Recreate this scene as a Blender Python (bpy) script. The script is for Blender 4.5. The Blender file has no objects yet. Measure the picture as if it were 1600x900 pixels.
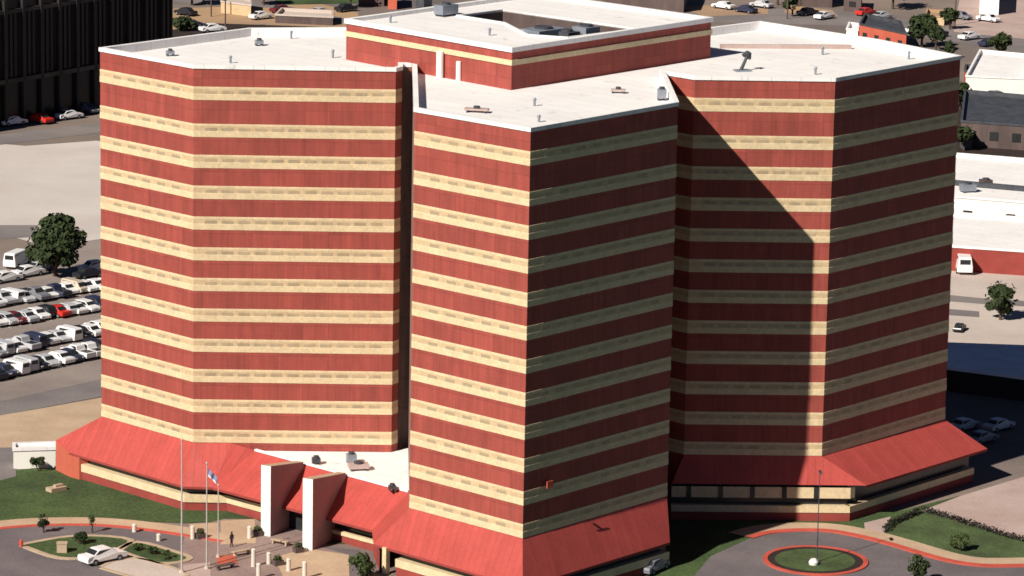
import bpy, bmesh, math, random
from mathutils import Vector, Matrix
random.seed(7)
S = bpy.context.scene
# ------------------------------------------------------------------ camera
TH, PITCH, ROLL = math.radians(1.96368), math.radians(12.17827), math.radians(1.07694)
cam = bpy.data.cameras.new('camera')
cam.sensor_width = 36.0; cam.lens = 36.0 * 5976.28 / 1600.0
cam.dof.use_dof = True; cam.dof.focus_distance = 2500.0; cam.dof.aperture_fstop = cam.lens/1000.0/0.11   # long lens, focus a touch beyond the tower
cam.clip_start = 1.0; cam.clip_end = 6000.0
camo = bpy.data.objects.new('camera', cam); S.collection.objects.link(camo)
ct, st = math.cos(TH), math.sin(TH)
def to_b(v): return Vector((ct*v[0]+st*v[1], -st*v[0]+ct*v[1], v[2]))
cp, sp, cr, sr = math.cos(PITCH), math.sin(PITCH), math.cos(ROLL), math.sin(ROLL)
fw = to_b((0, cp, -sp)); rt0 = to_b((1, 0, 0)); up0 = to_b((0, sp, cp))
rt = cr*rt0 + sr*up0; upv = -sr*rt0 + cr*up0
M = Matrix((rt, upv, -fw)).transposed().to_4x4(); M.translation = Vector((-15.08, -392.2636, 119.5629))
camo.matrix_world = M
S.camera = camo
# ------------------------------------------------------------------ light
SUN_DIR = Vector((0.95, 1.0, -1.04)).normalized()
sun = bpy.data.lights.new('sun', 'SUN'); sun.energy = 5.0; sun.angle = math.radians(0.5); sun.color = (1.0, 0.93, 0.82)
suno = bpy.data.objects.new('sun', sun); S.collection.objects.link(suno)
suno.rotation_euler = SUN_DIR.to_track_quat('-Z', 'Y').to_euler()
w = bpy.data.worlds.new('World'); S.world = w; w.use_nodes = True
nt = w.node_tree; sky = nt.nodes.new('ShaderNodeTexSky'); sky.sky_type = 'NISHITA'; sky.sun_disc = False
sky.sun_elevation = math.asin(-SUN_DIR.z); sky.sun_rotation = math.atan2(-SUN_DIR.x, -SUN_DIR.y)
bg = nt.nodes['Background']; bg.inputs['Strength'].default_value = 0.05
sky.air_density = 0.25; sky.dust_density = 0.0; sky.ozone_density = 1.0
nt.links.new(sky.outputs[0], bg.inputs['Color'])
S.view_settings.view_transform = 'Standard'; S.view_settings.look = 'None'
S.view_settings.exposure = 0.35; S.view_settings.gamma = 1.0; S.view_settings.use_curve_mapping = False

# ------------------------------------------------------------------ materials
MATS = {}
def mat(name, col, rough=0.85, var=0.0, scale=0.5, col2=None, metal=0.0, spec=0.3, bump=0.0, detail=4.0, seam=None, stretch=None, fine=0.0):
    if name in MATS: return MATS[name]
    m = bpy.data.materials.new(name); m.use_nodes = True; n = m.node_tree; L = n.links
    b = n.nodes['Principled BSDF']; b.inputs['Roughness'].default_value = rough; b.inputs['Metallic'].default_value = metal
    b.inputs['Specular IOR Level'].default_value = spec
    if col2 is None: col2 = tuple(c*(1-var) for c in col)
    tc = n.nodes.new('ShaderNodeTexCoord'); mp = n.nodes.new('ShaderNodeMapping'); L.new(tc.outputs['Object'], mp.inputs['Vector'])
    if stretch: mp.inputs['Scale'].default_value = stretch
    nz = n.nodes.new('ShaderNodeTexNoise'); nz.inputs['Scale'].default_value = scale; nz.inputs['Detail'].default_value = detail; nz.inputs['Roughness'].default_value = 0.65
    L.new(mp.outputs[0], nz.inputs['Vector'])
    rp = n.nodes.new('ShaderNodeValToRGB'); rp.color_ramp.elements[0].position = 0.35; rp.color_ramp.elements[1].position = 0.65
    rp.color_ramp.elements[0].color = (*col2, 1); rp.color_ramp.elements[1].color = (*col, 1)
    L.new(nz.outputs[0], rp.inputs[0]); out = rp.outputs[0]
    if fine:
        n2 = n.nodes.new('ShaderNodeTexNoise'); n2.inputs['Scale'].default_value = 3.1; n2.inputs['Detail'].default_value = 3
        L.new(tc.outputs['Object'], n2.inputs['Vector'])
        mr = n.nodes.new('ShaderNodeMapRange'); mr.inputs['From Min'].default_value = .3; mr.inputs['From Max'].default_value = .7
        mr.inputs['To Min'].default_value = 1-fine; mr.inputs['To Max'].default_value = 1+fine
        L.new(n2.outputs[0], mr.inputs[0])
        vm = n.nodes.new('ShaderNodeVectorMath'); vm.operation = 'SCALE'; L.new(out, vm.inputs[0]); L.new(mr.outputs[0], vm.inputs['Scale']); out = vm.outputs[0]
    L.new(out, b.inputs['Base Color'])
    if bump:
        bp = n.nodes.new('ShaderNodeBump'); bp.inputs['Strength'].default_value = bump; bp.inputs['Distance'].default_value = 0.1
        n3 = n.nodes.new('ShaderNodeTexNoise'); n3.inputs['Scale'].default_value = scale*6; L.new(mp.outputs[0], n3.inputs['Vector'])
        L.new(n3.outputs[0], bp.inputs['Height']); L.new(bp.outputs[0], b.inputs['Normal'])
    MATS[name] = m; return m
def brickmat(name, c1, c2, mortar, sw, sh, stain=(0.8,1.05)):
    """courses and panels run round the building: u = distance along the wall (UV), v = height"""
    m = bpy.data.materials.new(name); m.use_nodes = True; n = m.node_tree; L = n.links
    b = n.nodes['Principled BSDF']; b.inputs['Roughness'].default_value = 0.75; b.inputs['Specular IOR Level'].default_value = .4
    uv = n.nodes.new('ShaderNodeUVMap')
    br = n.nodes.new('ShaderNodeTexBrick'); br.inputs['Scale'].default_value = 1.0
    br.inputs['Brick Width'].default_value = sw; br.inputs['Row Height'].default_value = sh; br.inputs['Mortar Size'].default_value = 0.02
    br.inputs['Color1'].default_value = (*c1,1); br.inputs['Color2'].default_value = (*c2,1); br.inputs['Mortar'].default_value = (*mortar,1)
    L.new(uv.outputs[0], br.inputs['Vector'])
    tc = n.nodes.new('ShaderNodeTexCoord'); mp = n.nodes.new('ShaderNodeMapping'); mp.inputs['Scale'].default_value = (1.1,1.1,.22); L.new(tc.outputs['Object'], mp.inputs[0])
    nz = n.nodes.new('ShaderNodeTexNoise'); nz.inputs['Scale'].default_value = .9; nz.inputs['Detail'].default_value = 6; L.new(mp.outputs[0], nz.inputs['Vector'])
    mr = n.nodes.new('ShaderNodeMapRange'); mr.inputs['From Min'].default_value = .3; mr.inputs['From Max'].default_value = .7
    mr.inputs['To Min'].default_value = stain[0]; mr.inputs['To Max'].default_value = stain[1]; L.new(nz.outputs[0], mr.inputs[0])
    pn = n.nodes.new('ShaderNodeTexBrick'); pn.inputs['Scale'].default_value = 1.0; pn.offset = 0.0
    pn.inputs['Brick Width'].default_value = 2.92; pn.inputs['Row Height'].default_value = 1.8; pn.inputs['Mortar Size'].default_value = 0.035
    pn.inputs['Color1'].default_value = (.91,.91,.91,1); pn.inputs['Color2'].default_value = (1.08,1.08,1.08,1); pn.inputs['Mortar'].default_value = (.74,.74,.76,1)
    L.new(uv.outputs[0], pn.inputs['Vector'])
    st = n.nodes.new('ShaderNodeTexNoise'); st.inputs['Scale'].default_value = 1.0; st.inputs['Detail'].default_value = 5
    ms = n.nodes.new('ShaderNodeMapping'); ms.inputs['Scale'].default_value = (2.4,.10,1); L.new(uv.outputs[0], ms.inputs[0]); L.new(ms.outputs[0], st.inputs['Vector'])
    mq = n.nodes.new('ShaderNodeMapRange'); mq.inputs['From Min'].default_value = .35; mq.inputs['From Max'].default_value = .7
    mq.inputs['To Min'].default_value = 1.04; mq.inputs['To Max'].default_value = .86; L.new(st.outputs[0], mq.inputs[0])
    mm = n.nodes.new('ShaderNodeMath'); mm.operation = 'MULTIPLY'; L.new(mq.outputs[0], mm.inputs[0]); L.new(mr.outputs[0], mm.inputs[1])
    m1 = n.nodes.new('ShaderNodeVectorMath'); m1.operation = 'MULTIPLY'; L.new(br.outputs[0], m1.inputs[0]); L.new(pn.outputs[0], m1.inputs[1])
    vm = n.nodes.new('ShaderNodeVectorMath'); vm.operation = 'SCALE'; L.new(m1.outputs[0], vm.inputs[0]); L.new(mm.outputs[0], vm.inputs['Scale'])
    L.new(vm.outputs[0], b.inputs['Base Color'])
    MATS[name] = m; return m
def seammat(name, col, pitch):
    """folded metal sheet: raised seams every pitch metres along u (UV), weather streaks down the slope"""
    m = mat(name, col, .55, .14, .35, fine=.06, spec=.25); n = m.node_tree; L = n.links; b = n.nodes['Principled BSDF']
    src = b.inputs['Base Color'].links[0].from_socket
    uv = n.nodes.new('ShaderNodeUVMap'); sx = n.nodes.new('ShaderNodeSeparateXYZ'); L.new(uv.outputs[0], sx.inputs[0])
    dv = n.nodes.new('ShaderNodeMath'); dv.operation='DIVIDE'; dv.inputs[1].default_value=pitch; L.new(sx.outputs[0], dv.inputs[0])
    fr = n.nodes.new('ShaderNodeMath'); fr.operation='FRACT'; L.new(dv.outputs[0], fr.inputs[0])
    fl = n.nodes.new('ShaderNodeMath'); fl.operation='FLOOR'; L.new(dv.outputs[0], fl.inputs[0])
    pp = n.nodes.new('ShaderNodeMath'); pp.operation='LESS_THAN'; pp.inputs[1].default_value=.14; L.new(fr.outputs[0], pp.inputs[0])
    bp = n.nodes.new('ShaderNodeBump'); bp.inputs['Strength'].default_value=.5; bp.inputs['Distance'].default_value=.06; L.new(pp.outputs[0], bp.inputs['Height']); L.new(bp.outputs[0], b.inputs['Normal'])
    wn = n.nodes.new('ShaderNodeTexWhiteNoise'); wn.noise_dimensions='1D'; L.new(fl.outputs[0], wn.inputs['W'])
    mr = n.nodes.new('ShaderNodeMapRange'); mr.inputs['To Min'].default_value=.945; mr.inputs['To Max'].default_value=1.05; L.new(wn.outputs['Value'], mr.inputs[0])
    s2 = n.nodes.new('ShaderNodeMath'); s2.operation='MULTIPLY_ADD'; s2.inputs[1].default_value=-.09; s2.inputs[2].default_value=1.0; L.new(pp.outputs[0], s2.inputs[0])
    mm = n.nodes.new('ShaderNodeMath'); mm.operation='MULTIPLY'; L.new(mr.outputs[0], mm.inputs[0]); L.new(s2.outputs[0], mm.inputs[1])
    vm = n.nodes.new('ShaderNodeVectorMath'); vm.operation='SCALE'; L.new(src, vm.inputs[0]); L.new(mm.outputs[0], vm.inputs['Scale']); L.new(vm.outputs[0], b.inputs['Base Color'])
    return m
def roofmat(name):
    """white single-ply membrane: sheets with welded seams, ponding stains and scuffs"""
    m = mat(name, (.86,.84,.83), .8, .07, .12, col2=(.80,.775,.775), fine=.03); n = m.node_tree; L = n.links; b = n.nodes['Principled BSDF']
    src = b.inputs['Base Color'].links[0].from_socket; tc = n.nodes['Texture Coordinate']
    nz = n.nodes.new('ShaderNodeTexNoise'); nz.inputs['Scale'].default_value=.42; nz.inputs['Detail'].default_value=7; nz.inputs['Roughness'].default_value=.7; L.new(tc.outputs['Object'], nz.inputs['Vector'])
    rp = n.nodes.new('ShaderNodeMapRange'); rp.inputs['From Min'].default_value=.60; rp.inputs['From Max'].default_value=.74; rp.inputs['To Min'].default_value=1.0; rp.inputs['To Max'].default_value=.62; L.new(nz.outputs[0], rp.inputs[0])
    mp = n.nodes.new('ShaderNodeMapping'); mp.inputs['Rotation'].default_value=(0,0,.785); L.new(tc.outputs['Object'], mp.inputs[0])
    br = n.nodes.new('ShaderNodeTexBrick'); br.inputs['Scale'].default_value=1; br.inputs['Brick Width'].default_value=14; br.inputs['Row Height'].default_value=2.4; br.inputs['Mortar Size'].default_value=.05
    br.inputs['Color1'].default_value=(1,1,1,1); br.inputs['Color2'].default_value=(.95,.95,.95,1); br.inputs['Mortar'].default_value=(.80,.79,.79,1); L.new(mp.outputs[0], br.inputs['Vector'])
    m1 = n.nodes.new('ShaderNodeVectorMath'); m1.operation='MULTIPLY'; L.new(src, m1.inputs[0]); L.new(br.outputs[0], m1.inputs[1])
    vm = n.nodes.new('ShaderNodeVectorMath'); vm.operation='SCALE'; L.new(m1.outputs[0], vm.inputs[0]); L.new(rp.outputs[0], vm.inputs['Scale']); L.new(vm.outputs[0], b.inputs['Base Color'])
    return m
brick = brickmat('red brick panels', (.355,.068,.050), (.330,.062,.047), (.30,.068,.054), .6, .2)
redskirt = seammat('red standing seam metal', (.45,.074,.062), .9)
cream = mat('cream precast', (.68,.54,.34), .85, .14, .6, fine=.10)
creamd = mat('tan precast', (.58,.43,.26), .85, .16, .8, fine=.10)
white = roofmat('white roof membrane')
whitep = mat('white paint', (.84,.82,.76), .6, .06, .4)
glass = mat('dark window glass', (.03,.032,.035), .25, .3, .4, spec=.5)
slit = mat('slit window glass', (.46,.36,.235), .4, .3, .4, spec=.4)
brown = mat('dark brown cladding', (.26,.165,.14), .6, .35, .7, stretch=(2,2,.2))
brown2 = mat('brown louvre panel', (.12,.085,.08), .8, .3, .5, stretch=(1,1,.3))
black = mat('black glass tower', (.012,.012,.013), .3, .5, .15, spec=.3, fine=.4)
blackm = mat('dark tower mullion', (.03,.024,.024), .6, .3, .3)
tower_led = mat('weathered dark ledge', (.075,.066,.06), .8, .5, .15)
steel = mat('galvanised steel', (.30,.33,.38), .45, .25, .5, metal=.3)
darks = mat('dark grey machinery', (.07,.075,.09), .6, .4, .6)
asph = mat('asphalt drive', (.175,.148,.155), .95, .2, .08, col2=(.115,.10,.108), fine=.12)
street = mat('grey street', (.23,.20,.195), .95, .2, .06, col2=(.16,.14,.143), fine=.1)
lotm = mat('parking lot asphalt', (.30,.25,.225), .95, .2, .06, col2=(.22,.18,.165), fine=.1)
conc = mat('pale concrete', (.56,.48,.43), .95, .2, .05, col2=(.46,.385,.345), fine=.08)
pale = mat('pale gravel lot', (.60,.54,.51), .95, .2, .04, col2=(.51,.45,.425), fine=.07)
pink = mat('pink concrete', (.48,.37,.34), .95, .2, .1, col2=(.40,.29,.26), fine=.08)
sand = mat('sandy ground', (.42,.27,.155), .95, .2, .03, col2=(.33,.22,.15), fine=.15)
earth = mat('brown dry earth', (.26,.20,.165), .95, .2, .018, col2=(.14,.115,.11), fine=.15, detail=8)
plaza = mat('mauve plaza paving', (.31,.225,.20), .95, .2, .15, col2=(.24,.165,.155), fine=.14)
beige = mat('beige paving', (.52,.38,.26), .95, .2, .2, col2=(.44,.31,.215), fine=.08)
kerbr = mat('red painted kerb', (.58,.10,.07), .8, .25, .5)
kerbc = mat('concrete kerb', (.50,.38,.27), .9, .2, .5)
grass = mat('mown grass', (.072,.112,.036), 1.0, .3, .12, col2=(.034,.058,.022), fine=.4, detail=9)
grass2 = mat('pale green lawn', (.082,.122,.045), 1.0, .3, .2, col2=(.046,.065,.026), fine=.25, detail=7)  # slightly paler grass for the right lawn and round island
mulch = mat('dark mulch', (.035,.022,.020), 1.0, .3, .5, fine=.2)
leaf = mat('dark tree leaves', (.048,.068,.022), .9, .4, 1.1, col2=(.014,.024,.010))
leaf2 = mat('shrub leaves', (.075,.10,.032), .9, .4, 1.6, col2=(.022,.038,.013))
bark = mat('bark', (.10,.07,.05), .95, .3, 1.0)
rubber = mat('tyre rubber', (.02,.02,.02), .9)
blueroof = mat('blue metal roof', (.80,.80,.88), .6, .12, .3, fine=.05)
rust = mat('rusty red brick', (.30,.055,.045), .9, .2, .4)
orange = mat('orange red brick', (.50,.115,.07), .9, .15, .3)
skin = mat('skin', (.45,.27,.19), .7); cloth = mat('dark purple clothing', (.05,.03,.05), .9)
bluec = mat('blue flag cloth', (.20,.24,.40), .8); redc = mat('red flag cloth', (.5,.04,.05), .8); 

# ------------------------------------------------------------------ mesh helpers
class MB:
    def __init__(s): s.v=[]; s.f=[]; s.m=[]; s.uv=[]
    def face(s, pts, mi=0, uv=None):
        i=len(s.v); s.v+= [tuple(p) for p in pts]; s.f.append(tuple(range(i,i+len(pts)))); s.m.append(mi); s.uv.append(uv or [(p[0]+p[1],p[2]) for p in pts])
    def box(s, c, d, rz=0.0, mi=0, taper=1.0, tapy=None):
        tapy = taper if tapy is None else tapy
        x,y,z=c; a,b,h=d[0]/2,d[1]/2,d[2]; co,si=math.cos(rz),math.sin(rz)
        def q(u,v,w,t=1,t2=1): u*=t; v*=t2; return (x+co*u-si*v, y+si*u+co*v, z+w)
        lo=[q(-a,-b,0),q(a,-b,0),q(a,b,0),q(-a,b,0)]; hi=[q(-a,-b,h,taper,tapy),q(a,-b,h,taper,tapy),q(a,b,h,taper,tapy),q(-a,b,h,taper,tapy)]
        s.face(lo[::-1],mi); s.face(hi,mi)
        for i in range(4): j=(i+1)%4; s.face([lo[i],lo[j],hi[j],hi[i]],mi)
    def prism(s, poly, z0, z1, mi=0, top=None, closed=True, cap=True):
        n=len(poly); u=0
        for i in range(n if closed else n-1):
            a,b=poly[i],poly[(i+1)%n]; l=math.dist(a,b)
            s.face([(a[0],a[1],z0),(b[0],b[1],z0),(b[0],b[1],z1),(a[0],a[1],z1)],mi,[(u,z0),(u+l,z0),(u+l,z1),(u,z1)]); u+=l
        if closed and cap:
            s.face([(p[0],p[1],z1) for p in poly], mi if top is None else top)
            s.face([(p[0],p[1],z0) for p in poly][::-1], mi)
    def cyl(s, a, b, r0, r1=None, n=10, mi=0):
        r1 = r0 if r1 is None else r1
        a=Vector(a); b=Vector(b); d=(b-a).normalized(); t=d.orthogonal().normalized(); k=d.cross(t)
        A=[a+r0*(math.cos(2*math.pi*i/n)*t+math.sin(2*math.pi*i/n)*k) for i in range(n)]
        B=[b+r1*(math.cos(2*math.pi*i/n)*t+math.sin(2*math.pi*i/n)*k) for i in range(n)]
        for i in range(n): j=(i+1)%n; s.face([A[i],A[j],B[j],B[i]],mi)
        s.face(A[::-1],mi); s.face(B,mi)
    def build(s, name, mats, parent=None):
        me=bpy.data.meshes.new(name); me.from_pydata(s.v,[],s.f)
        for m in (mats if isinstance(mats,(list,tuple)) else [mats]): me.materials.append(m)
        me.polygons.foreach_set('material_index', s.m)
        ul=me.uv_layers.new(name='UVMap'); k=0
        for u in s.uv:
            for c in u: ul.data[k].uv=c; k+=1
        o=bpy.data.objects.new(name,me); S.collection.objects.link(o)
        if parent:
            o.parent=parent
        return o
def thing(name,label,cat,loc=(0,0,0),rz=0,group=None):
    o=bpy.data.objects.new(name,None); S.collection.objects.link(o); o.location=loc; o.rotation_euler=(0,0,rz); o.empty_display_size=.5
    o['label']=label; o['category']=cat
    if group: o['group']=group
    return o
def tag(o,label,cat,group=None):
    o['label']=label; o['category']=cat
    if group: o['group']=group
    return o
def dup(root,loc,rz,label,mats=None,scale=None):
    r=root.copy(); S.collection.objects.link(r); r.location=loc; r.rotation_euler=(0,0,rz); r['label']=label
    if scale: r.scale=scale
    for ch in list(root.children):
        c=ch.copy(); S.collection.objects.link(c); c.parent=r
        if mats and ch.name.split('.')[0] in mats:
            c.data=mats[ch.name.split('.')[0]]
        for g in ch.children:
            d=g.copy(); S.collection.objects.link(d); d.parent=c
    return r
def offset(path, d, closed=False):
    """offset a polyline to its right-hand (outer) side, mitred"""
    out=[]; n=len(path)
    for i,p in enumerate(path):
        def nrm(a,b): l=math.dist(a,b); return ((b[1]-a[1])/l, -(b[0]-a[0])/l)
        prev = path[i-1] if (i>0 or closed) else None; nxt = path[(i+1)%n] if (i<n-1 or closed) else None
        if prev is None: nn=nrm(p,nxt); out.append((p[0]+nn[0]*d,p[1]+nn[1]*d)); continue
        if nxt is None: nn=nrm(prev,p); out.append((p[0]+nn[0]*d,p[1]+nn[1]*d)); continue
        a=nrm(prev,p); b=nrm(p,nxt); k=1+a[0]*b[0]+a[1]*b[1]
        out.append((p[0]+(a[0]+b[0])*d/k, p[1]+(a[1]+b[1])*d/k))
    return out
def sheet(name,poly,m,z,kind='structure',thick=0.0):
    b=MB()
    if thick: b.prism(poly,0.0,z)
    else: b.face([(p[0],p[1],z) for p in poly])
    o=b.build(name,m); o['kind']=kind
    me=o.data
    # make every sheet face upwards
    if me.polygons[-1 if not thick else -2].normal.z<0: me.flip_normals()
    return o
def ribbon(name,pts,w0,w1,z,m,kind='structure',z0=None):
    """strip along pts between offsets w0 and w1; z0 gives it thickness (a kerb)"""
    a=offset(pts,w0); c=offset(pts,w1); b=MB()
    for i in range(len(pts)-1):
        b.face([(*a[i],z),(*a[i+1],z),(*c[i+1],z),(*c[i],z)])
        if z0 is not None:
            b.face([(*a[i],z0),(*a[i+1],z0),(*a[i+1],z),(*a[i],z)]); b.face([(*c[i],z0),(*c[i+1],z0),(*c[i+1],z),(*c[i],z)])
    o=b.build(name,m); o['kind']=kind; return o
def smooth(pts,n=6):
    out=[]; N=len(pts)
    for i in range(N-1):
        p0=pts[max(i-1,0)];p1=pts[i];p2=pts[i+1];p3=pts[min(i+2,N-1)]
        for k in range(n):
            t=k/n; out.append(tuple(.5*((2*p1[j])+(-p0[j]+p2[j])*t+(2*p0[j]-5*p1[j]+4*p2[j]-p3[j])*t*t+(-p0[j]+3*p1[j]-3*p2[j]+p3[j])*t**3) for j in (0,1)))
    out.append(pts[-1]); return out

# ================================================================== THE SETTING
R_=2600
sheet('ground',[(-R_,-500),(R_,-500),(R_,3*R_),(-R_,3*R_)],earth,0.0)
sheet('added_dark_grass_front',[(-400,-450),(400,-450),(400,-12),(-400,-12)],grass,.01)  # unseen dark ground, added in front to cut bounce light on the walls
sheet('added_dark_grass_side',[(66,-11.9),(700,-11.9),(700,66),(66,40)],grass,.01)  # dark grass added out of view so less sun bounces onto the shaded faces
sheet('added_dark_asphalt_side',[(66,66.1),(700,66.1),(700,400),(150,400),(110,66.1)],asph,.012)  # added dark asphalt beyond the view, weakens ground bounce from the right
sheet('gravel_lot',[(-91.30,231.22),(-97.45,282.69),(-78.60,275.60),(-66.66,281.69),(-42.28,270.56),(-38.22,172.81),(-63.12,183.27),(-75.28,197.41),(-86.28,189.23)],pale,.02)
sheet('street',[(-99.78,274.06),(-66.92,300.54),(-39.59,321.92),(-39.26,312.54),(-66.17,290.36),(-98.45,263.39)],street,.03)
sheet('street',[(-90.13,196.51),(-75.94,204.04),(-69.91,204.42),(-69.09,195.26),(-74.82,192.90),(-88.90,186.62)],street,.03)
sheet('parking_lot',[(-86.84,170.05),(-45.70,205.92),(-41.26,119.54),(-52.01,99.32),(-75.48,78.69)],lotm,.04)
sheet('street',[(-75.07,75.42),(-64.35,88.25),(-51.38,102.22),(-40.97,113.82),(-40.40,102.73),(-50.66,92.31),(-63.61,80.85),(-74.08,67.45)],street,.05)
sheet('sidewalk',[(-73.69,64.33),(-63.61,80.85),(-50.61,91.62),(-40.40,102.73),(-39.16,78.57),(-50.75,71.59),(-55.75,65.06),(-72.19,52.26)],beige,.06)
sheet('service_yard',[(-72.01,50.79),(-62.00,64.80),(-60.05,64.88),(-58.75,51.29),(-70.41,37.98)],street,.07)
sheet('sandy_ground',[(-62.92,410.23),(-65.26,449.52),(-30.13,461.23),(-21.40,447.84),(-21.06,409.55),(-55.70,400.89)],sand,.02)
sheet('road',[(-65.86,459.68),(-41.37,453.94),(-32.57,441.76),(-21.22,428.26),(-21.28,435.01),(-34.23,452.62),(-41.63,462.13),(-66.36,467.97)],street,.035)
sheet('field',[(-40.08,458.16),(-12.90,465.05),(-12.88,484.22),(-40.78,481.31)],grass,.02)
sheet('verge',[(-63.31,416.68),(-56.74,421.06),(-54.38,428.91),(-21.19,424.45),(-21.04,407.72),(-61.70,389.70)],mulch,.028)
# far right
sheet('road',[(51.84,441.12),(53.70,465.54),(85.33,462.50),(100.81,447.85),(98.46,430.10),(82.60,438.22)],street,.03)
sheet('road',[(96.54,426.12),(99.10,445.70),(118.05,430.04),(131.83,412.67),(128.03,390.98),(114.26,405.64)],street,.033)
sheet('sandy_ground',[(55.32,449.39),(70.11,454.87),(70.90,463.12),(58.26,468.08),(50.78,465.24)],sand,.045)
sheet('sandy_ground',[(73.94,457.28),(85.62,452.36),(85.33,462.50),(75.93,469.86)],sand,.045)
sheet('gravel_lot',[(108.39,431.04),(118.56,424.41),(128.59,417.89),(139.99,484.85),(117.91,486.91)],pink,.045)
sheet('yard',[(62.62,118.76),(76.51,111.82),(87.70,177.59),(71.52,181.43)],conc,.03)
sheet('path',[(66.96,155.95),(72.35,154.05),(83.28,151.59),(83.88,155.10),(72.95,158.04),(67.58,160.41)],street,.05)
sheet('path',[(65.61,146.38),(70.99,144.97),(71.57,148.82),(66.22,150.69)],street,.05)
sheet('service_yard',[(84.63,265.73),(97.03,352.00),(116.32,345.79),(102.06,261.99)],mulch,.02)
# front left lawn, drive and kerbs
sheet('lawn',[(-64.71,46.69),(-60.85,53.28),(-54.39,56.53),(-49.47,54.62),(-38.93,44.78),(-28.21,39.51),(-17.61,23.67),(-27.69,23.33),(-29.48,33.39),(-37.47,31.48),(-47.81,32.74),(-58.67,31.55),(-62.89,30.05)],grass,.06)
KL=smooth([(-63.86,25.77),(-58.41,28.87),(-53.46,30.38),(-47.65,30.59),(-42.45,29.16),(-37.22,26.68),(-32.77,24.20)])
sheet('driveway',[(-72.66,27.05),(-58.49,29.67),(-47.69,31.12),(-37.36,29.33),(-27.73,24.37),(-17.59,21.08),(-17.29,-12.26),(-67.26,-13.67)],asph,.05)
ribbon('sidewalk',KL,0.0,-2.6,.12,beige,z0=.0)
ribbon('kerb',KL,0.0,.75,.125,kerbr,z0=.0)
sheet('plaza',[(-37.22,29.34),(-33.16,33.26),(-29.48,33.39),(-26.34,26.52),(-18.64,18.99),(-18.09,-12.28),(-35.79,-12.78),(-37.47,15.34)],plaza,.075)
sheet('plaza_paving',[(-33.49,32.43),(-29.63,33.38),(-29.13,23.28),(-33.06,22.63)],beige,.095)
sheet('plaza_paving',[(-37.01,30.96),(-33.82,31.61),(-33.60,26.80),(-36.79,26.69)],beige,.095)
sheet('plaza_paving',[(-26.95,17.70),(-23.33,21.40),(-18.64,18.99),(-18.18,-3.29),(-23.46,-3.44)],beige,.095)
sheet('plaza_paving',[(-33.35,18.00),(-31.38,18.57),(-30.82,15.05),(-33.03,13.98)],orange,.11)
sheet('plaza_paving',[(-36.92,14.35),(-33.94,15.45),(-33.51,9.27),(-36.60,8.45)],pink,.11)
def bed(name,pts,z,m,kerb=None,w=.7,kz=.16):
    P_=smooth(pts+[pts[0]],4); sheet(name,P_[:-1],m,z)
    if kerb: ribbon('kerb',P_,0,w,kz,kerb,z0=0)
    if False: pass
bed('planted_island',[(-54.97,21.63),(-50.50,16.93),(-46.70,18.07),(-43.54,23.84),(-49.40,25.21)],.14,grass,kerbc,.7)
bed('planted_island',[(-43.83,19.69),(-39.44,15.27),(-36.56,16.88),(-38.86,19.86),(-42.40,22.83)],.14,grass,kerbc,.7)
bed('planted_island',[(-45.62,13.07),(-40.46,9.06),(-36.36,10.41),(-40.88,15.73),(-43.73,16.14)],.13,conc,kerbc,.5)
# right side: turning circle, walk, lawn, concrete
sheet('lawn',[(18.33,41.19),(35.01,41.79),(45.30,39.35),(53.92,46.77),(52.88,39.62),(44.23,31.08),(32.08,27.98),(17.35,-11.29),(-2.68,-11.85),(1.65,16.61)],grass,.03)
sheet('driveway',[(17.19,4.81),(21.88,19.81),(27.71,28.37),(31.35,31.71),(36.24,32.42),(40.39,29.87),(46.79,22.70),(51.21,18.21),(63.81,16.09),(59.14,-10.11),(16.01,-11.32)],asph,.05)
KR=smooth([(22.69,20.86),(26.56,27.80),(30.53,30.87),(36.12,31.34),(40.26,28.80),(43.51,25.46),(46.02,22.41),(48.54,19.66),(51.17,17.96),(54.71,17.57),(64.27,18.64)])
KR=KR[6:]
ribbon('kerb',KR,0,1.1,.15,kerbr,z0=0)
ribbon('sidewalk',KR[:56],0,-2.4,.14,beige,z0=0)
sheet('sidewalk',[(40.91,34.22),(44.41,37.09),(42.54,29.41),(40.60,30.41)],pink,.09)
sheet('concrete_apron',[(48.37,39.74),(53.88,46.48),(72.63,65.49),(64.27,18.64),(56.48,28.81)],pink,.07)
sheet('lawn',[(42.61,29.95),(48.37,39.74),(56.56,29.35),(64.50,19.92),(64.08,17.62),(54.75,17.82),(51.21,18.21),(48.65,20.43),(45.54,24.22)],grass2,.10)
IC=(33.54,18.40); RI=5.35
sheet('planted_island',[(IC[0]+RI*math.cos(i*math.pi/24),IC[1]+RI*math.sin(i*math.pi/24)) for i in range(48)],mulch,.13)
sheet('island_lawn',[(IC[0]-.05+(RI-.85)*math.cos(i*math.pi/24),IC[1]+(RI-.85)*math.sin(i*math.pi/24)) for i in range(48)],grass2,.16)
ribbon('kerb',[(IC[0]+RI*math.cos(i*math.pi/24),IC[1]+RI*math.sin(i*math.pi/24)) for i in range(49)],0,.55,.18,kerbr,z0=0)
sheet('plaza_paving',[(-27.41,25.96),(-27.11,32.66),(-24.33,33.57),(-22.45,20.40),(-24.02,20.35)],plaza,.085)


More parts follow.
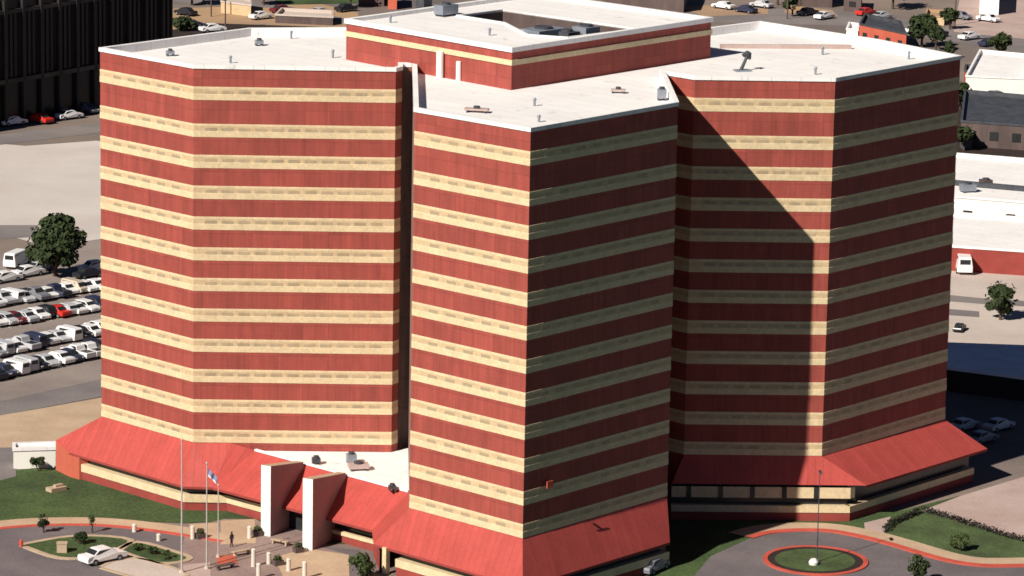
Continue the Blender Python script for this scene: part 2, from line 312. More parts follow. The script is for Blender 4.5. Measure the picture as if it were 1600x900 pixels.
# ================================================================== THE TOWER
A0=(-48.5,51.2);A1=(-37,39.3);B1=(-14,39.0);RA=(-13.3,40.1);RB=(-13.3,42.6);RE=(-12,42.6);C0=(-12,11.7);V=(0,0);D1=(16.65,17.72);DR=(16.65,39.3);F0=(19.9,36.0);G0=(35.9,36.0);G1=(52.8,54.1)
BK=[(44.5,66.5),(31.5,80.5),(22,72),(-8,72),(-31.7,68.7)]
foot=[A0,A1,B1,RA,RB,RE,C0,V,D1,DR,F0,G0,G1]+BK
TOP=51.5
jail=thing('detention_tower','red brick detention tower with cream window bands and white flat roofs, filling the middle','high-rise building')
b=MB()
n=len(foot); u=0
for i in range(n):
    a,c=foot[i],foot[(i+1)%n]; l=math.dist(a,c); z0=0
    if a in (RA,RB,RE): u+=l; continue
    b.face([(*a,z0),(*c,z0),(*c,TOP),(*a,TOP)],0,[(u,z0),(u+l,z0),(u+l,TOP),(u,TOP)]); u+=l
b.build('brick_wall',brick,jail)
b=MB()
for a,c in ((RA,RB),(RB,RE),(RE,C0)): b.face([(*a,0),(*c,0),(*c,TOP),(*a,TOP)])
for i in range(1,14):   # floor joints of the dark recess wall
    b.box((-12.65,42.57,i*3.6+.2),(1.2,.12,.14))
b.build('recess_cladding',brown,jail)
# roof: deck below a parapet with white coping
DECK=TOP-.55
b=MB(); ins=offset(foot,-.45,True)
b.face([(*p,DECK) for p in ins]); b.build('roof_deck',white,jail)
b=MB(); cw=offset(foot,.12,True)
for i in range(n):
    j=(i+1)%n
    b.face([(*cw[i],TOP+.45),(*cw[j],TOP+.45),(*ins[j],TOP+.45),(*ins[i],TOP+.45)])
    b.face([(*cw[i],TOP),(*cw[j],TOP),(*cw[j],TOP+.45),(*cw[i],TOP+.45)])
    b.face([(*ins[j],DECK),(*ins[i],DECK),(*ins[i],TOP+.45),(*ins[j],TOP+.45)])
    b.face([(*cw[j],TOP),(*cw[i],TOP),(*ins[i],TOP),(*ins[j],TOP)])
b.build('parapet_coping',white,jail)
# window bands, one ring per storey
ring=[C0,V,D1,DR,F0,G0,G1]+BK+[A0,A1,B1,RA]
zb=[7.6+(12-k)*3.6 for k in range(12,1,-1)]+[7.6+40.28]
prof=[(0.0,0.0),(.045,.01),(.045,.68),(.02,.72),(.02,1.26),(.03,1.29),(.03,1.51),(0.0,1.54)]
for z in zb:
    lines=[(offset(ring,d),z+h) for d,h in prof]; b=MB()
    for k in range(len(prof)-1):
        (p,za),(q,zc)=lines[k],lines[k+1]
        for i in range(len(ring)-1):
            b.face([(*p[i],za),(*p[i+1],za),(*q[i+1],zc),(*q[i],zc)], 1 if k in (3,) else 0)
    for e in (0,-1):
        b.face([(*l[0][e],l[1]) for l in lines])
    b.build('window_band',[cream,creamd],jail)
# slit windows in the bands
def slits(a,c,z,out,step,w_=1.5):
    l=math.dist(a,c); k=int((l-1.2)/step); dx,dy=(c[0]-a[0])/l,(c[1]-a[1])/l; nx,ny=dy,-dx; m0=(l-(k-1)*step)/2
    for i in range(k):
        s=m0+i*step; px,py=a[0]+dx*s+nx*.01,a[1]+dy*s+ny*.01
        out.append((px,py,z+.74,math.atan2(dy,dx)))
wl=[]; rest=[]
for z in zb[::-1]:
    slits(C0,V,z,wl,2.6); slits(A0,A1,z,rest,2.6)
for z in zb:
    slits(A1,B1,z,rest,1.9); slits(V,D1,z,rest,2.6); slits(F0,G0,z,rest,1.9); slits(G0,G1,z,rest,2.6)
sm=MB(); sm.box((0,0,0),(1.35,.06,.36)); 
proto=None
allw=wl+rest
for i,(x,y,z,r) in enumerate(allw[:100]):
    if proto is None: proto=sm.build('window',slit,jail); o=proto
    else: o=proto.copy(); S.collection.objects.link(o); o.parent=jail
    o.location=(x,y,z); o.rotation_euler=(0,0,r)
b=MB()
for x,y,z,r in allw[100:]: b.box((x,y,z),(1.35,.06,.36),r)
o=b.build('window',slit,jail); o['kind']='stuff'
# small roof things on the decks
def unit(name,label,cat,x,y,z,d,rz,m,legs=True,group=None):
    t=thing(name,label,cat,(x,y,z),rz,group)
    b=MB(); b.box((0,0,.25),d,0,0); b.build('casing',m,t)
    b=MB()
    for sx in (-.38,.38):
        b.box((d[0]*sx,0,0),(.18,d[1],.25))
    b.build('skid',darks,t)
    b=MB(); b.cyl((0,0,d[2]+.25),(0,0,d[2]+.5),min(d[0],d[1])*.36,n=14); b.build('fan_cowl',darks,t)
    return t
# penthouse
PH=[(-1.1,30.2),(23.3,56.2),(3.1,75.5),(-19.8,50.9)]
ph=thing('rooftop_penthouse','red and cream plant penthouse with a white roof on top of the tower','penthouse')
PT=55.25
b=MB(); b.prism(PH,DECK,PT,cap=False); b.build('brick_wall',brick,ph)
b=MB(); po=offset(PH,.14,True)
b.prism(po,53.75,54.35,cap=False); b.prism(offset(PH,.02,True)[::-1],53.75,54.35,cap=False)
for i in range(4):
    j=(i+1)%4; q_=offset(PH,.02,True)
    b.face([(*po[i],54.35),(*po[j],54.35),(*q_[j],54.35),(*q_[i],54.35)]); b.face([(*po[j],53.75),(*po[i],53.75),(*q_[i],53.75),(*q_[j],53.75)])
b.build('cream_band',cream,ph)
WELL=[(-6.5,57.0),(-1.2,62.2),(13.9,48.0),(5.5,40.6),(1.2,42.2),(-1.2,51.5)]
pc=offset(PH,.2,True); pi=offset(PH,-.5,True)
b=MB()
for i in range(4):
    j=(i+1)%4
    b.face([(*pc[i],PT),(*pc[j],PT),(*pc[j],PT+.55),(*pc[i],PT+.55)]); b.face([(*pc[i],PT+.55),(*pc[j],PT+.55),(*pi[j],PT+.55),(*pi[i],PT+.55)])
    b.face([(*pi[j],PT+.1),(*pi[i],PT+.1),(*pi[i],PT+.55),(*pi[j],PT+.55)])
    b.face([(*pc[j],PT),(*pc[i],PT),(*pi[i],PT),(*pi[j],PT)])
b.build('parapet_coping',white,ph)
# roof sheet with the sunken plant well cut out of it
bm=bmesh.new(); z=PT+.1
vo=[bm.verts.new((*p,z)) for p in pi]; vi=[bm.verts.new((*p,z)) for p in WELL]
ed=[bm.edges.new((vo[i],vo[(i+1)%4])) for i in range(4)]+[bm.edges.new((vi[i],vi[(i+1)%6])) for i in range(6)]
bmesh.ops.triangle_fill(bm,use_beauty=True,edges=ed)
bmesh.ops.recalc_face_normals(bm,faces=bm.faces)
me=bpy.data.meshes.new('roof_deck'); bm.to_mesh(me); bm.free(); me.materials.append(white)
if me.polygons[0].normal.z<0: me.flip_normals()
o=bpy.data.objects.new('roof_deck',me); S.collection.objects.link(o); o.parent=ph
b=MB(); b.prism(WELL,51.6,PT+.1,cap=False); b.build('well_wall',brown2,ph)
b=MB(); b.face([(*p,51.6) for p in WELL]); b.build('well_floor',darks,ph)
b=MB()
for i in range(6):
    a,c=WELL[i],WELL[(i+1)%6]; wi=offset(WELL,.25,True)
b=MB(); wo=offset(WELL[::-1],.3,True)[::-1]
for i in range(6):
    j=(i+1)%6; b.face([(*WELL[i],PT+.3),(*WELL[j],PT+.3),(*wo[j],PT+.3),(*wo[i],PT+.3)]); b.face([(*WELL[i],PT),(*WELL[j],PT),(*WELL[j],PT+.3),(*WELL[i],PT+.3)]); b.face([(*wo[i],PT),(*wo[j],PT),(*wo[j],PT+.3),(*wo[i],PT+.3)])
b.build('well_kerb',white,ph)
# pipes on penthouse face
b=MB(); b.cyl((-9.0,38.3,DECK),(-9.0,38.3,54.0),.42,n=12); b.build('white_duct',whitep,ph)
b=MB(); b.cyl((-6.9,36.3,DECK),(-6.9,36.3,53.2),.3,n=12); b.build('white_duct',whitep,ph)
unit('cooling_unit','large blue grey cooling unit in the sunken well of the penthouse roof','cooling unit',3.0,45.5,51.6,(4.6,3.0,3.9),.78,steel)
unit('cooling_unit','smaller blue grey cooling unit to the right of the large one in the roof well','cooling unit',8.0,47.0,51.6,(2.4,2.2,4.0),.78,steel)
unit('cooling_unit','dark cooling unit between the two blue grey ones in the roof well','cooling unit',5.7,45.6,51.6,(2.0,2.4,3.6),.78,darks)
unit('exhaust_unit','dark blue exhaust unit near the left edge of the penthouse roof','exhaust unit',-8.08,57.46,55.35,(2.6,1.5,1.1),.78,steel)
unit('exhaust_unit','small dark exhaust unit on the left corner of the penthouse roof near the back','exhaust unit',-10.69,62.60,55.35,(1.4,1.4,1.2),.78,darks)
unit('exhaust_unit','tiny blue grey exhaust unit on the left end of the tower roof','exhaust unit',-40.37,51.98,DECK,(.9,.7,.35),.3,steel)
unit('exhaust_unit','small grey exhaust unit in the middle of the left roof wing','exhaust unit',-30.29,60.95,DECK,(.9,.8,.4),.3,steel)
unit('exhaust_unit','low pinkish exhaust unit on the roof of the front wing near its left edge','exhaust unit',-5.28,15.05,DECK,(2.6,1.0,.2),-.2,pink)
unit('exhaust_unit','small grey exhaust unit at the right end of the front wing roof','exhaust unit',15.39,24.79,DECK,(.9,.9,1.0),.1,steel)
unit('exhaust_unit','orange brown exhaust unit on the right part of the front wing roof','exhaust unit',10.82,29.24,DECK,(1.6,.8,.2),-.1,pink)
for i,(lab,(x,y),h_) in enumerate([('short pipe vent near the front edge of the left roof wing',(-33.14,47.09),.7),('short pipe vent in the middle of the left roof wing by its back edge',(-26.62,66.78),.8),('short pipe vent close to the penthouse on the left roof wing',(-21.37,52.03),.8),
    ('short pipe vent on the front wing roof below the penthouse corner',(1.12,19.69),.7),('short pipe vent on the front wing roof near its front corner',(1.22,9.37),.6),('short pipe vent on the right roof wing near its front parapet',(34.55,44.38),.7),
    ('short pipe vent on the right roof wing near its far right tip',(47.09,57.12),.8),('short pipe vent on the right roof wing near the divider strip',(37.06,59.74),.8),('short pipe vent on the penthouse roof near its left wall',(-14.67,51.01),.7),('short pipe vent on the penthouse roof near its front corner',(-3.31,41.90),.7)]):
    zr=PT+.1 if 'penthouse roof' in lab else DECK
    t=thing('pipe_vent',lab,'pipe vent',(x,y,zr),0,'pipe vents on the tower roofs')
    b=MB(); b.cyl((0,0,0),(0,0,h_),.14,.14,8); b.build('pipe',steel,t); b=MB(); b.cyl((0,0,h_),(0,0,h_+.2),.26,.1,8); b.build('hood',steel,t)
t=thing('roof_antenna','leaning dark antenna dish on the white roof of the right wing','antenna',(*(26.02,46.18),DECK))
b=MB(); b.cyl((0,0,0),(.9,.8,1.9),.22,.16); b.build('mast',darks,t)
b=MB(); b.box((.2,0,0),(1.9,1.1,.18),.3); b.build('base_plate',steel,t)
b=MB(); b.cyl((.7,.7,1.6),(1.0,.95,2.1),.62,.35,12); b.build('dish',darks,t)
b=MB(); a_,c_=(25.10,63.83),(41.10,64.77)
dx,dy=c_[0]-a_[0],c_[1]-a_[1]; b.box(((a_[0]+c_[0])/2,(a_[1]+c_[1])/2,DECK),(math.hypot(dx,dy),.5,.5),math.atan2(dy,dx)); b.build('roof_divider',pink,jail)
# ---------------------------------------------------------------- skirt roofs
ZT=7.55
b=MB()
def quad(*p):
    a,c=(p[1],p[2]); l=math.hypot(c[0]-a[0],c[1]-a[1]) or 1; d=((c[0]-a[0])/l,(c[1]-a[1])/l)
    b.face(p,0,[(q[0]*d[0]+q[1]*d[1],q[2]) for q in p])
aT=[A0,A1,(-32.6,39.25)]; aE=[(-52.43,51.4),(-37.9,36.4),(-34.6,36.15)]; ZE=3.05
LX=(-54.25,54.4,3.75)
for i in range(2): quad((*aT[i],ZT),(*aE[i],ZE),(*aE[i+1],ZE),(*aT[i+1],ZT))
quad((*A0,ZT),LX,(*aE[0],ZE))
b.build('skirt_roof',redskirt,jail)
b=MB()
LK=[(-32.6,39.25,ZT),(-29.8,39.1,6.75),(-12.0,21.4,6.75)]; LE=[(-34.6,36.15,ZE),(-16.1,18.7,ZE)]
b.face([LK[0],LE[0],LE[1],LK[2],LK[1]],0,[((q[0]-q[1])*.707,q[2]) for q in (LK[0],LE[0],LE[1],LK[2],LK[1])]); b.build('skirt_roof',redskirt,jail)
b=MB()
cE=[(-15.9,13.2),(0.0,-2.9),(16.9,14.9)]
quad((-12,21.4,6.75),(*LE[1][:2],ZE),(*cE[0],ZE),(-12.02,11.7,ZT))
quad((-12.02,11.7,ZT),(*cE[0],ZE),(*cE[1],ZE),(*V,ZT)); quad((*V,ZT),(*cE[1],ZE),(*cE[2],ZE),(*D1,ZT))
b.build('skirt_roof',redskirt,jail)
b=MB()
gE=[(18.5,35.0),(41.1,35.0),(57.9,52.6)]; ZG=4.35
quad((*F0,ZT),(*gE[0],ZG),(*gE[1],ZG),(*G0,ZT)); quad((*G0,ZT),(*gE[1],ZG),(*gE[2],ZG),(*G1,ZT))
b.build('skirt_roof',redskirt,jail)
# fascias under the eaves
def wallrun(pts,z0,z1,m,name,parent=jail):
    b=MB(); b.prism(pts,z0,z1,closed=False); return b.build(name,m,parent)
wallrun([aE[0],aE[1],aE[2]],ZE-.28,ZE,rust,'fascia'); wallrun([LE[0][:2],LE[1][:2]],ZE-.3,ZE,rust,'fascia'); wallrun([cE[0],cE[1],cE[2]],ZE-.28,ZE,rust,'fascia')
wallrun([gE[1],gE[2]],ZG-.3,ZG,rust,'fascia')
# base storey: sill wall, sill, window strip, set under the eaves
def base(path,cols=True,sill=1.05,head=1.95,setb=.35,top=None):
    p=offset(path,-setb); q=offset(path,-setb-.7); s2=offset(path,-setb+.14)
    top=top or ZE
    b=MB(); b.prism(p,0,sill,closed=False); b.build('base_wall',rust,jail)
    b=MB()
    for i in range(len(p)-1):
        b.face([(*s2[i],sill),(*s2[i+1],sill),(*s2[i+1],head),(*s2[i],head)]); b.face([(*s2[i],head),(*s2[i+1],head),(*q[i+1],head),(*q[i],head)]); b.face([(*s2[i+1],sill),(*s2[i],sill),(*p[i],sill),(*p[i+1],sill)])
    for e in (0,-1): b.face([(*s2[e],sill),(*s2[e],head),(*q[e],head),(*q[e],sill)])
    b.build('cream_sill',cream,jail)
    b=MB(); b.prism(q,0,top,closed=False); b.build('window_strip',glass,jail)
base([(-51.0,50.0),(-38.0,36.7),(-28.5,36.4)],setb=.3)
base([(-13.6,11.0),(0,-2.6),(17,14.9)],setb=.3)
b=MB(); quad((*aE[0],0),(*aE[0],ZE),LX,(LX[0],LX[1],0)); quad((*aE[0],0),(-51.1,50.1,0),(-51.1,50.1,ZE-.05),(*aE[0],ZE-.02))
quad((-51.1,50.1,0),(*A0,0),(*A0,ZT),(-51.1,50.1,ZE-.05)); quad((LX[0],LX[1],0),LX,(*A0,ZT),(*A0,0))
b.build('end_wall',orange,jail)
# link block: flat white roof, walls under the link skirt
b=MB(); b.face([(-29.8,39.05,6.72),(-12.0,21.4,6.72),(-12.02,41,6.72),(-14,39.0,6.72)]); b.build('link_roof',white,jail)
b=MB(); b.box((-20.9,30.25,6.72),(25.0,.35,.22),-math.pi/4.02,0); b.build('link_coping',white,jail)
base([(-33.6,36.6),(-27.2,30.6)],setb=.6); base([(-22.4,26.0),(-15.4,19.4)],setb=.6,sill=.9,head=1.3)
wallrun([(-27.4,31.6),(-22.0,26.4)],0,ZE+.8,glass,'entrance_glazing')
wallrun([(-15.9,19.5),(-15.2,13.0)],0,ZE,rust,'base_wall')
b=MB(); b.box((-14.5,11.9,0),(.6,.6,ZE),.78); b.build('corner_pier',cream,jail)
# right wing base storey, wall flush with its eave
wallrun([(18.5,35.02),(39.3,35.02)],2.75,4.05,cream,'cream_fascia')
wallrun([(18.5,35.7),(39.0,35.7),(39.0,36.0),(55.9,53.8)],0,4.3,glass,'window_strip')
wallrun([(39.3,35.02),(39.9,35.6)],2.75,4.05,cream,'cream_fascia')
b=MB()
for (a,c) in [((18.5,35.02),(39.3,35.02)),((39.3,35.02),(56.4,53.2))]:
    wd=offset([a,c],.12)
    b.face([(*wd[0],1.05),(*wd[1],1.05),(*wd[1],1.85),(*wd[0],1.85)]); wi=offset([a,c],-.7); b.face([(*wd[0],1.85),(*wd[1],1.85),(*wi[1],1.85),(*wi[0],1.85)])
b.build('cream_sill',cream,jail)
wallrun([(18.5,35.0),(39.3,35.0),(56.4,53.2),(53,54.0)],0,1.05,rust,'base_wall')
b=MB()
for x in (20.5,24.2,27.9,31.6,35.3): b.box((x,35.0,2.72),(.55,.16,1.36),0)
b.build('fascia_joint',glass,jail)
# small red panel on a bracket on the shaded face
t=tag(MB().build('x',rust) if False else thing('wall_sign','small red sign fixed on the shaded face of the front wing above the red roof','sign',(2.6,2.5,12.6),math.pi/4),'small red sign fixed on the shaded face of the front wing above the red roof','sign')
b=MB(); b.box((0,-.42,0),(.95,.12,.75)); b.build('panel',kerbr,t)
b=MB(); b.box((0,-.2,.2),(.2,.36,.2)); b.build('bracket',darks,t)
# entrance portal fins
def fin(x0,y0,x1,y1,label):
    t=thing('portal_fin',label,'wall',(0,0,0)); dx,dy=x1-x0,y1-y0; l=math.hypot(dx,dy); nx,ny=-dy/l*.62,dx/l*.62
    b=MB()
    P0=[(x0-nx,y0-ny),(x0+nx,y0+ny)]; P1=[(x1-nx*.8,y1-ny*.8),(x1+nx*.8,y1+ny*.8)]
    # order P0[1]=left, P0[0]=right
    a,c=P0[1],P0[0]; d,e=P1[0],P1[1]
    b.face([(*a,0),(*c,0),(*c,8.3),(*a,8.3)],0)
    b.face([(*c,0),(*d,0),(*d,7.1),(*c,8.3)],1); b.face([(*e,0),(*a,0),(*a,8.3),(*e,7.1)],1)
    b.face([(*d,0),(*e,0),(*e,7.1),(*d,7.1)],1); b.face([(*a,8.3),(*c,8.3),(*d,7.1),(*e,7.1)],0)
    b.build('fin_wall',[whitep,mat('mauve fin shade',(.36,.22,.22),.9,.1,.5)],t)  # mauve puts the shade on the fin sides into their colour
    b=MB(); b.face([(a[0],a[1],8.32),(c[0],c[1],8.32),(*d,7.12),(*e,7.12)]); b.build('cap',beige,t)
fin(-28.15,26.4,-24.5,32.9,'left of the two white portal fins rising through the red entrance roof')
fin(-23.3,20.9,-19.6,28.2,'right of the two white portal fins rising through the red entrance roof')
b=MB(); b.box((-25.2,28.4,ZE-.45),(6.8,.45,.5),-math.pi/4.1); b.build('canopy_beam',cream,jail)
unit('air_handler','largest pinkish grey air handler on the low white roof behind the entrance','air handler',-17.74,30.92,6.72,(2.3,1.4,.5),.2,pink)
unit('air_handler','small dark air handler at the left of the low white entrance roof','air handler',-22.61,33.30,6.72,(.9,.9,.5),.2,darks)
unit('air_handler','tall grey air handler directly behind the pinkish one on the low roof','air handler',-18.58,34.03,6.72,(1.1,1.0,.8),.2,steel)
unit('air_handler','small dark air handler at the right edge of the low roof by the red skirt','air handler',-13.87,22.16,6.72,(.8,.8,.3),.2,darks)
# ================================================================== AROUND IT
def leafblob(b,c,r,n,size,squash=1.0,mi=0):
    for _ in range(n):
        d=Vector((random.gauss(0,1),random.gauss(0,1),random.gauss(0,1))).normalized()*(random.random()**.35)
        p=Vector(c)+Vector((d.x*r,d.y*r,d.z*r*squash))
        s=size*random.uniform(.6,1.4); nrm=(d+Vector((random.uniform(-.8,.8),random.uniform(-.8,.8),random.uniform(-.4,1)))).normalized()
        t=nrm.orthogonal().normalized(); k=nrm.cross(t); a=random.random()*6.28
        t,k=t*math.cos(a)+k*math.sin(a),k*math.cos(a)-t*math.sin(a)
        b.face([p-t*s,p-k*s*.6,p+t*s,p+k*s*.6],mi)
def tree(label,x,y,h,w_,m=leaf,trunk=.25,lobes=9,leaves=260,size=.42,name='tree',cat='tree',group=None,base_z=.1):
    t=thing(name,label,cat,(x,y,base_z),0,group)
    b=MB(); th=h*trunk; rr=h*.028+.03; b.cyl((0,0,0),(0,0,th),rr*1.3,rr,8)
    tips=[]
    for i in range(5):
        a=i*1.26+random.random(); e=(math.cos(a)*w_*.26,math.sin(a)*w_*.26,th+h*random.uniform(.2,.45)); b.cyl((0,0,th*.9),e,rr*.6,rr*.2,6); tips.append(e)
    b.build('trunk',bark,t)
    b=MB()
    for i in range(lobes):
        a=random.random()*6.28; rad=w_*.5*random.uniform(.1,.8); zz=th+(h-th)*random.uniform(.18,.82)
        k=1-abs((zz-th)/(h-th)-.42)*.9
        leafblob(b,(math.cos(a)*rad*k,math.sin(a)*rad*k,zz),w_*random.uniform(.11,.25),leaves//lobes*2,size,.8)
    leafblob(b,(0,0,th+(h-th)*.5),w_*.47,leaves//9,size*.85,(h-th)/w_*.95)
    b.build('crown',m,t)
    return t
tree('big round dark green tree beside the white van above the parked cars',*(-63.96,165.82),9.6,9.0,lobes=22,leaves=3200,size=.40,trunk=.12)
tree('dark green tree at the right edge above the pale yard',*(73.82,143.43),6.0,5.4,lobes=14,leaves=1500,size=.32,trunk=.12)
tree('dark tree just right of the small red building in the distance',*(98.24,407.79),7,7.5,lobes=10,leaves=900,size=.6)
tree('second dark tree behind the roof corner in the distance',*(100.51,402.60),6,4.5,lobes=8,leaves=600,size=.5)
tree('narrow dark tree standing apart near the roof corner in the distance',*(101.73,392.13),4.2,2.4,lobes=6,leaves=300,size=.4)
tree('small pointed dark tree at the bottom edge of the turning circle drive',*(43.77,9.99),3.6,2.5,lobes=10,leaves=900,size=.18,trunk=.1)
tree('low round tree on the small right lawn casting a long shadow',*(50.22,23.33),2.5,2.6,m=leaf2,lobes=8,leaves=800,size=.16,trunk=.1)
tree('young dark tree at the lawn edge left of the white sedan',*(-53.30,26.92),2.6,1.6,m=leaf,lobes=7,leaves=600,size=.15,trunk=.15)
tree('thin olive young tree on the kerb between lawn and drive',*(-47.82,27.11),2.2,1.0,m=leaf2,lobes=6,leaves=260,size=.14,trunk=.3)
tree('dark round bush in front of the white wall on the lawn',*(-56.38,53.75),1.9,2.2,m=leaf,lobes=7,leaves=600,size=.15,trunk=.1,name='bush',cat='bush')
tree('dark bush in the middle of the diamond planted island',*(-48.86,22.10),1.4,2.2,m=leaf,lobes=7,leaves=500,size=.14,trunk=.1,name='bush',cat='bush')
tree('green bush beside the beige paving right of the portal',*(-17.07,9.79),3.0,3.8,m=leaf2,lobes=10,leaves=900,size=.18,trunk=.1,name='bush',cat='bush')
for i,(x,y,w2) in enumerate([(218,858,1.5),(238,866,1.7),(258,872,1.4)]): pass
tree('left of the three low bushes on the wedge island behind the white sedan',*(-42.27,19.74),.8,1.8,m=leaf2,lobes=5,leaves=220,size=.13,trunk=.1,name='bush',cat='bush',group='low bushes on the wedge island')
tree('middle of the three low bushes on the wedge island behind the white sedan',*(-40.47,18.27),.9,2.0,m=leaf2,lobes=5,leaves=220,size=.13,trunk=.1,name='bush',cat='bush',group='low bushes on the wedge island')
tree('right of the three low bushes on the wedge island behind the white sedan',*(-38.68,16.81),.8,1.8,m=leaf2,lobes=5,leaves=220,size=.13,trunk=.1,name='bush',cat='bush',group='low bushes on the wedge island')
tree('dark bush at the foot of the far black building on the left',*(-58.63,418.06),3.5,7,lobes=6,leaves=300,size=.5,trunk=.1,name='bush',cat='bush')
# hedges round the right lawn
def hedge(label,pts,w_=.8,h=.7):
    t=thing('hedge',label,'hedge'); b=MB()
    for i in range(len(pts)-1):
        a,c=pts[i],pts[i+1]; l=math.dist(a,c); k=int(l/.5)
        for j in range(k):
            s=j/k; leafblob(b,(a[0]+(c[0]-a[0])*s,a[1]+(c[1]-a[1])*s,.1+h*.5),w_*.62,30,.15,.8)
    b.build('foliage',mat('dark hedge leaves',(.03,.028,.02),.95,.4,.6),t)
hedge('clipped dark hedge on the left side of the small right lawn',[(42.97,30.50),(43.92,33.23),(48.29,39.18)])
hedge('clipped dark hedge between the small right lawn and the pink concrete',[(48.63,39.47),(52.20,34.89),(56.48,28.81),(59.66,25.74)])
# ---------------------------------------------------------------- cars
def car_bm(kind):
    """side profile extruded with rounded shoulders; x forward"""
    if kind=='hatch':
        prof=[(-2.0,.35),(-2.1,.8),(-2.05,1.0),(-1.85,1.1),(-1.6,1.5),(-1.3,1.62),(.35,1.62),(.7,1.5),(1.25,1.08),(2.0,.95),(2.2,.75),(2.2,.35)]
        belt=1.05
    elif kind=='pickup':
        prof=[(-2.7,.45),(-2.75,1.1),(-2.7,1.15),(-.75,1.15),(-.7,1.2),(-.5,1.72),(-.3,1.8),(.6,1.8),(.85,1.72),(1.4,1.18),(2.5,1.08),(2.65,.85),(2.65,.45)]
        belt=1.16
    elif kind=='van':
        prof=[(-2.5,.35),(-2.55,1.0),(-2.5,1.95),(-2.3,2.1),(1.1,2.1),(1.55,1.9),(2.05,1.2),(2.6,1.0),(2.65,.4)]
        belt=1.15
    else:
        prof=[(-2.35,.35),(-2.4,.75),(-2.3,.95),(-1.5,1.0),(-1.0,1.42),(-.75,1.48),(.45,1.48),(.7,1.42),(1.25,.98),(2.1,.88),(2.38,.70),(2.4,.35)]
        belt=.97
    b=MB(); W=.9; 
    def ring(y,inset):
        return [(x,y*(1-(inset if z>belt+.02 else 0)),z) for x,z in prof]
    Ls=[(-W,.18),(-W*.93,.18),(W*.93,.18),(W,.18)]
    r=[]
    for y,i in Ls:
        rr=[]
        for x,z in prof:
            yy=y*(1-(.17 if z>belt+.02 else 0)); zz=z
            if abs(y)==W and z>.5: zz=z-.05
            rr.append((x*(1 if abs(y)!=W else .985),yy,zz))
        r.append(rr)
    n=len(prof)
    for a,c in zip(r[:-1],r[1:]):
        for k in range(n-1): b.face([a[k],c[k],c[k+1],a[k+1]])
    b.face(r[0][::-1]); b.face(r[-1]); b.face([r[0][0],r[-1][0],r[-1][-1],r[0][-1]])
    return b
def glass_bm(kind):
    b=MB()
    if kind=='van':
        for s in (-1,1):
            y=s*.765
            b.face([(-2.2,y,1.3),(1.2,y,1.3),(.95,y,1.85),(-2.2,y,1.85)])
        b.face([(1.62,-.66,1.86),(1.62,.66,1.86),(2.04,.7,1.26),(2.04,-.7,1.26)]); b.face([(-2.57,-.6,1.3),(-2.57,.6,1.3),(-2.54,.6,1.85),(-2.54,-.6,1.85)])
    elif kind in ('hatch','pickup'):
        x0,x1,z0,z1=(-1.7,1.1,1.12,1.5) if kind=='hatch' else (-.6,1.25,1.24,1.68)
        for s in (-1,1):
            y=s*.765; b.face([(x0,y,z0),(x1,y,z0),(x1-.5,y,z1),(x0+.2,y,z1)])
        if kind=='hatch': b.face([(.74,-.62,1.5),(.74,.62,1.5),(1.22,.7,1.14),(1.22,-.7,1.14)]); b.face([(-1.66,-.62,1.5),(-1.66,.62,1.5),(-1.9,.7,1.14),(-1.9,-.7,1.14)])
        else: b.face([(.89,-.62,1.7),(.89,.62,1.7),(1.37,.7,1.24),(1.37,-.7,1.24)]); b.face([(-2.5,-.66,1.17),(-2.5,.66,1.17),(-.9,.66,1.17),(-.9,-.66,1.17)])
    else:
        for s in (-1,1):
            y=s*.765
            b.face([(-1.3,y,1.04),(1.05,y,1.04),(.55,y,1.38),(-.85,y,1.38)])
        b.face([(.76,-.64,1.42),(.76,.64,1.42),(1.26,.7,1.02),(1.26,-.7,1.02)]); b.face([(-1.05,-.64,1.42),(-1.05,.64,1.42),(-1.5,.7,1.05),(-1.5,-.7,1.05)])
    return b
GL=glass_bm('sedan').build('windows',glass); GV=glass_bm('van').build('windows',glass)
bpy.data.objects.remove(GL.copy() if False else GL); bpy.data.objects.remove(GV)
def newcar(kind,paint,label,x,y,rz,name='parked_car',cat='car',group=None,sc=1.0):
    t=thing(name,label,cat,(x,y,.06),rz,group); t.scale=(sc,sc,sc)
    body=car_bm(kind).build('body',paint,t); 
    glass_bm(kind).build('windows',glass,t)
    for sx in (-1,1):
        for sy in (-1,1):
            b=MB(); b.cyl((0,-.11,0),(0,.11,0),.33,n=12); b.cyl((0,-.125,0),(0,.125,0),.18,n=8,mi=1)
            wv=b.build('wheel',[rubber,steel],t); wv.location=(sx*1.45,sy*.83,.33)
    for sy in (-1,1):
        b=MB(); b.box((2.36 if kind!='van' else 2.62,sy*.62,.6),(.1,.36,.16)); b.build('headlight',whitep,t)
    return t
paints={'white':mat('white car paint',(.82,.80,.80),.3,.03,1,spec=.5),'silver':mat('silver car paint',(.50,.50,.53),.3,.05,1,spec=.5),'grey':mat('grey car paint',(.20,.20,.23),.3,.05,1,spec=.5),
 'dark blue':mat('dark blue car paint',(.03,.035,.07),.3,.05,1,spec=.5),'black':mat('black car paint',(.02,.02,.025),.3,.05,1,spec=.5),'red':mat('red car paint',(.60,.03,.02),.35,.05,1,spec=.5),
 'maroon':mat('maroon car paint',(.15,.02,.03),.35,.05,1,spec=.5),'beige':mat('beige car paint',(.55,.47,.38),.3,.05,1,spec=.5)}
cars={}
def car(color,label,x,y,rz,group=None,kind='sedan',sc=1.0,name='parked_car',cat='car'):
    key=(color,kind,name)
    if key not in cars:
        cars[key]=newcar(kind,paints[color],label,x,y,rz,name,cat,group,sc); return cars[key]
    r=dup(cars[key],(x,y,.06),rz,label,scale=(sc,sc,sc))
    if group: r['group']=group
    elif 'group' in r: del r['group']
    return r
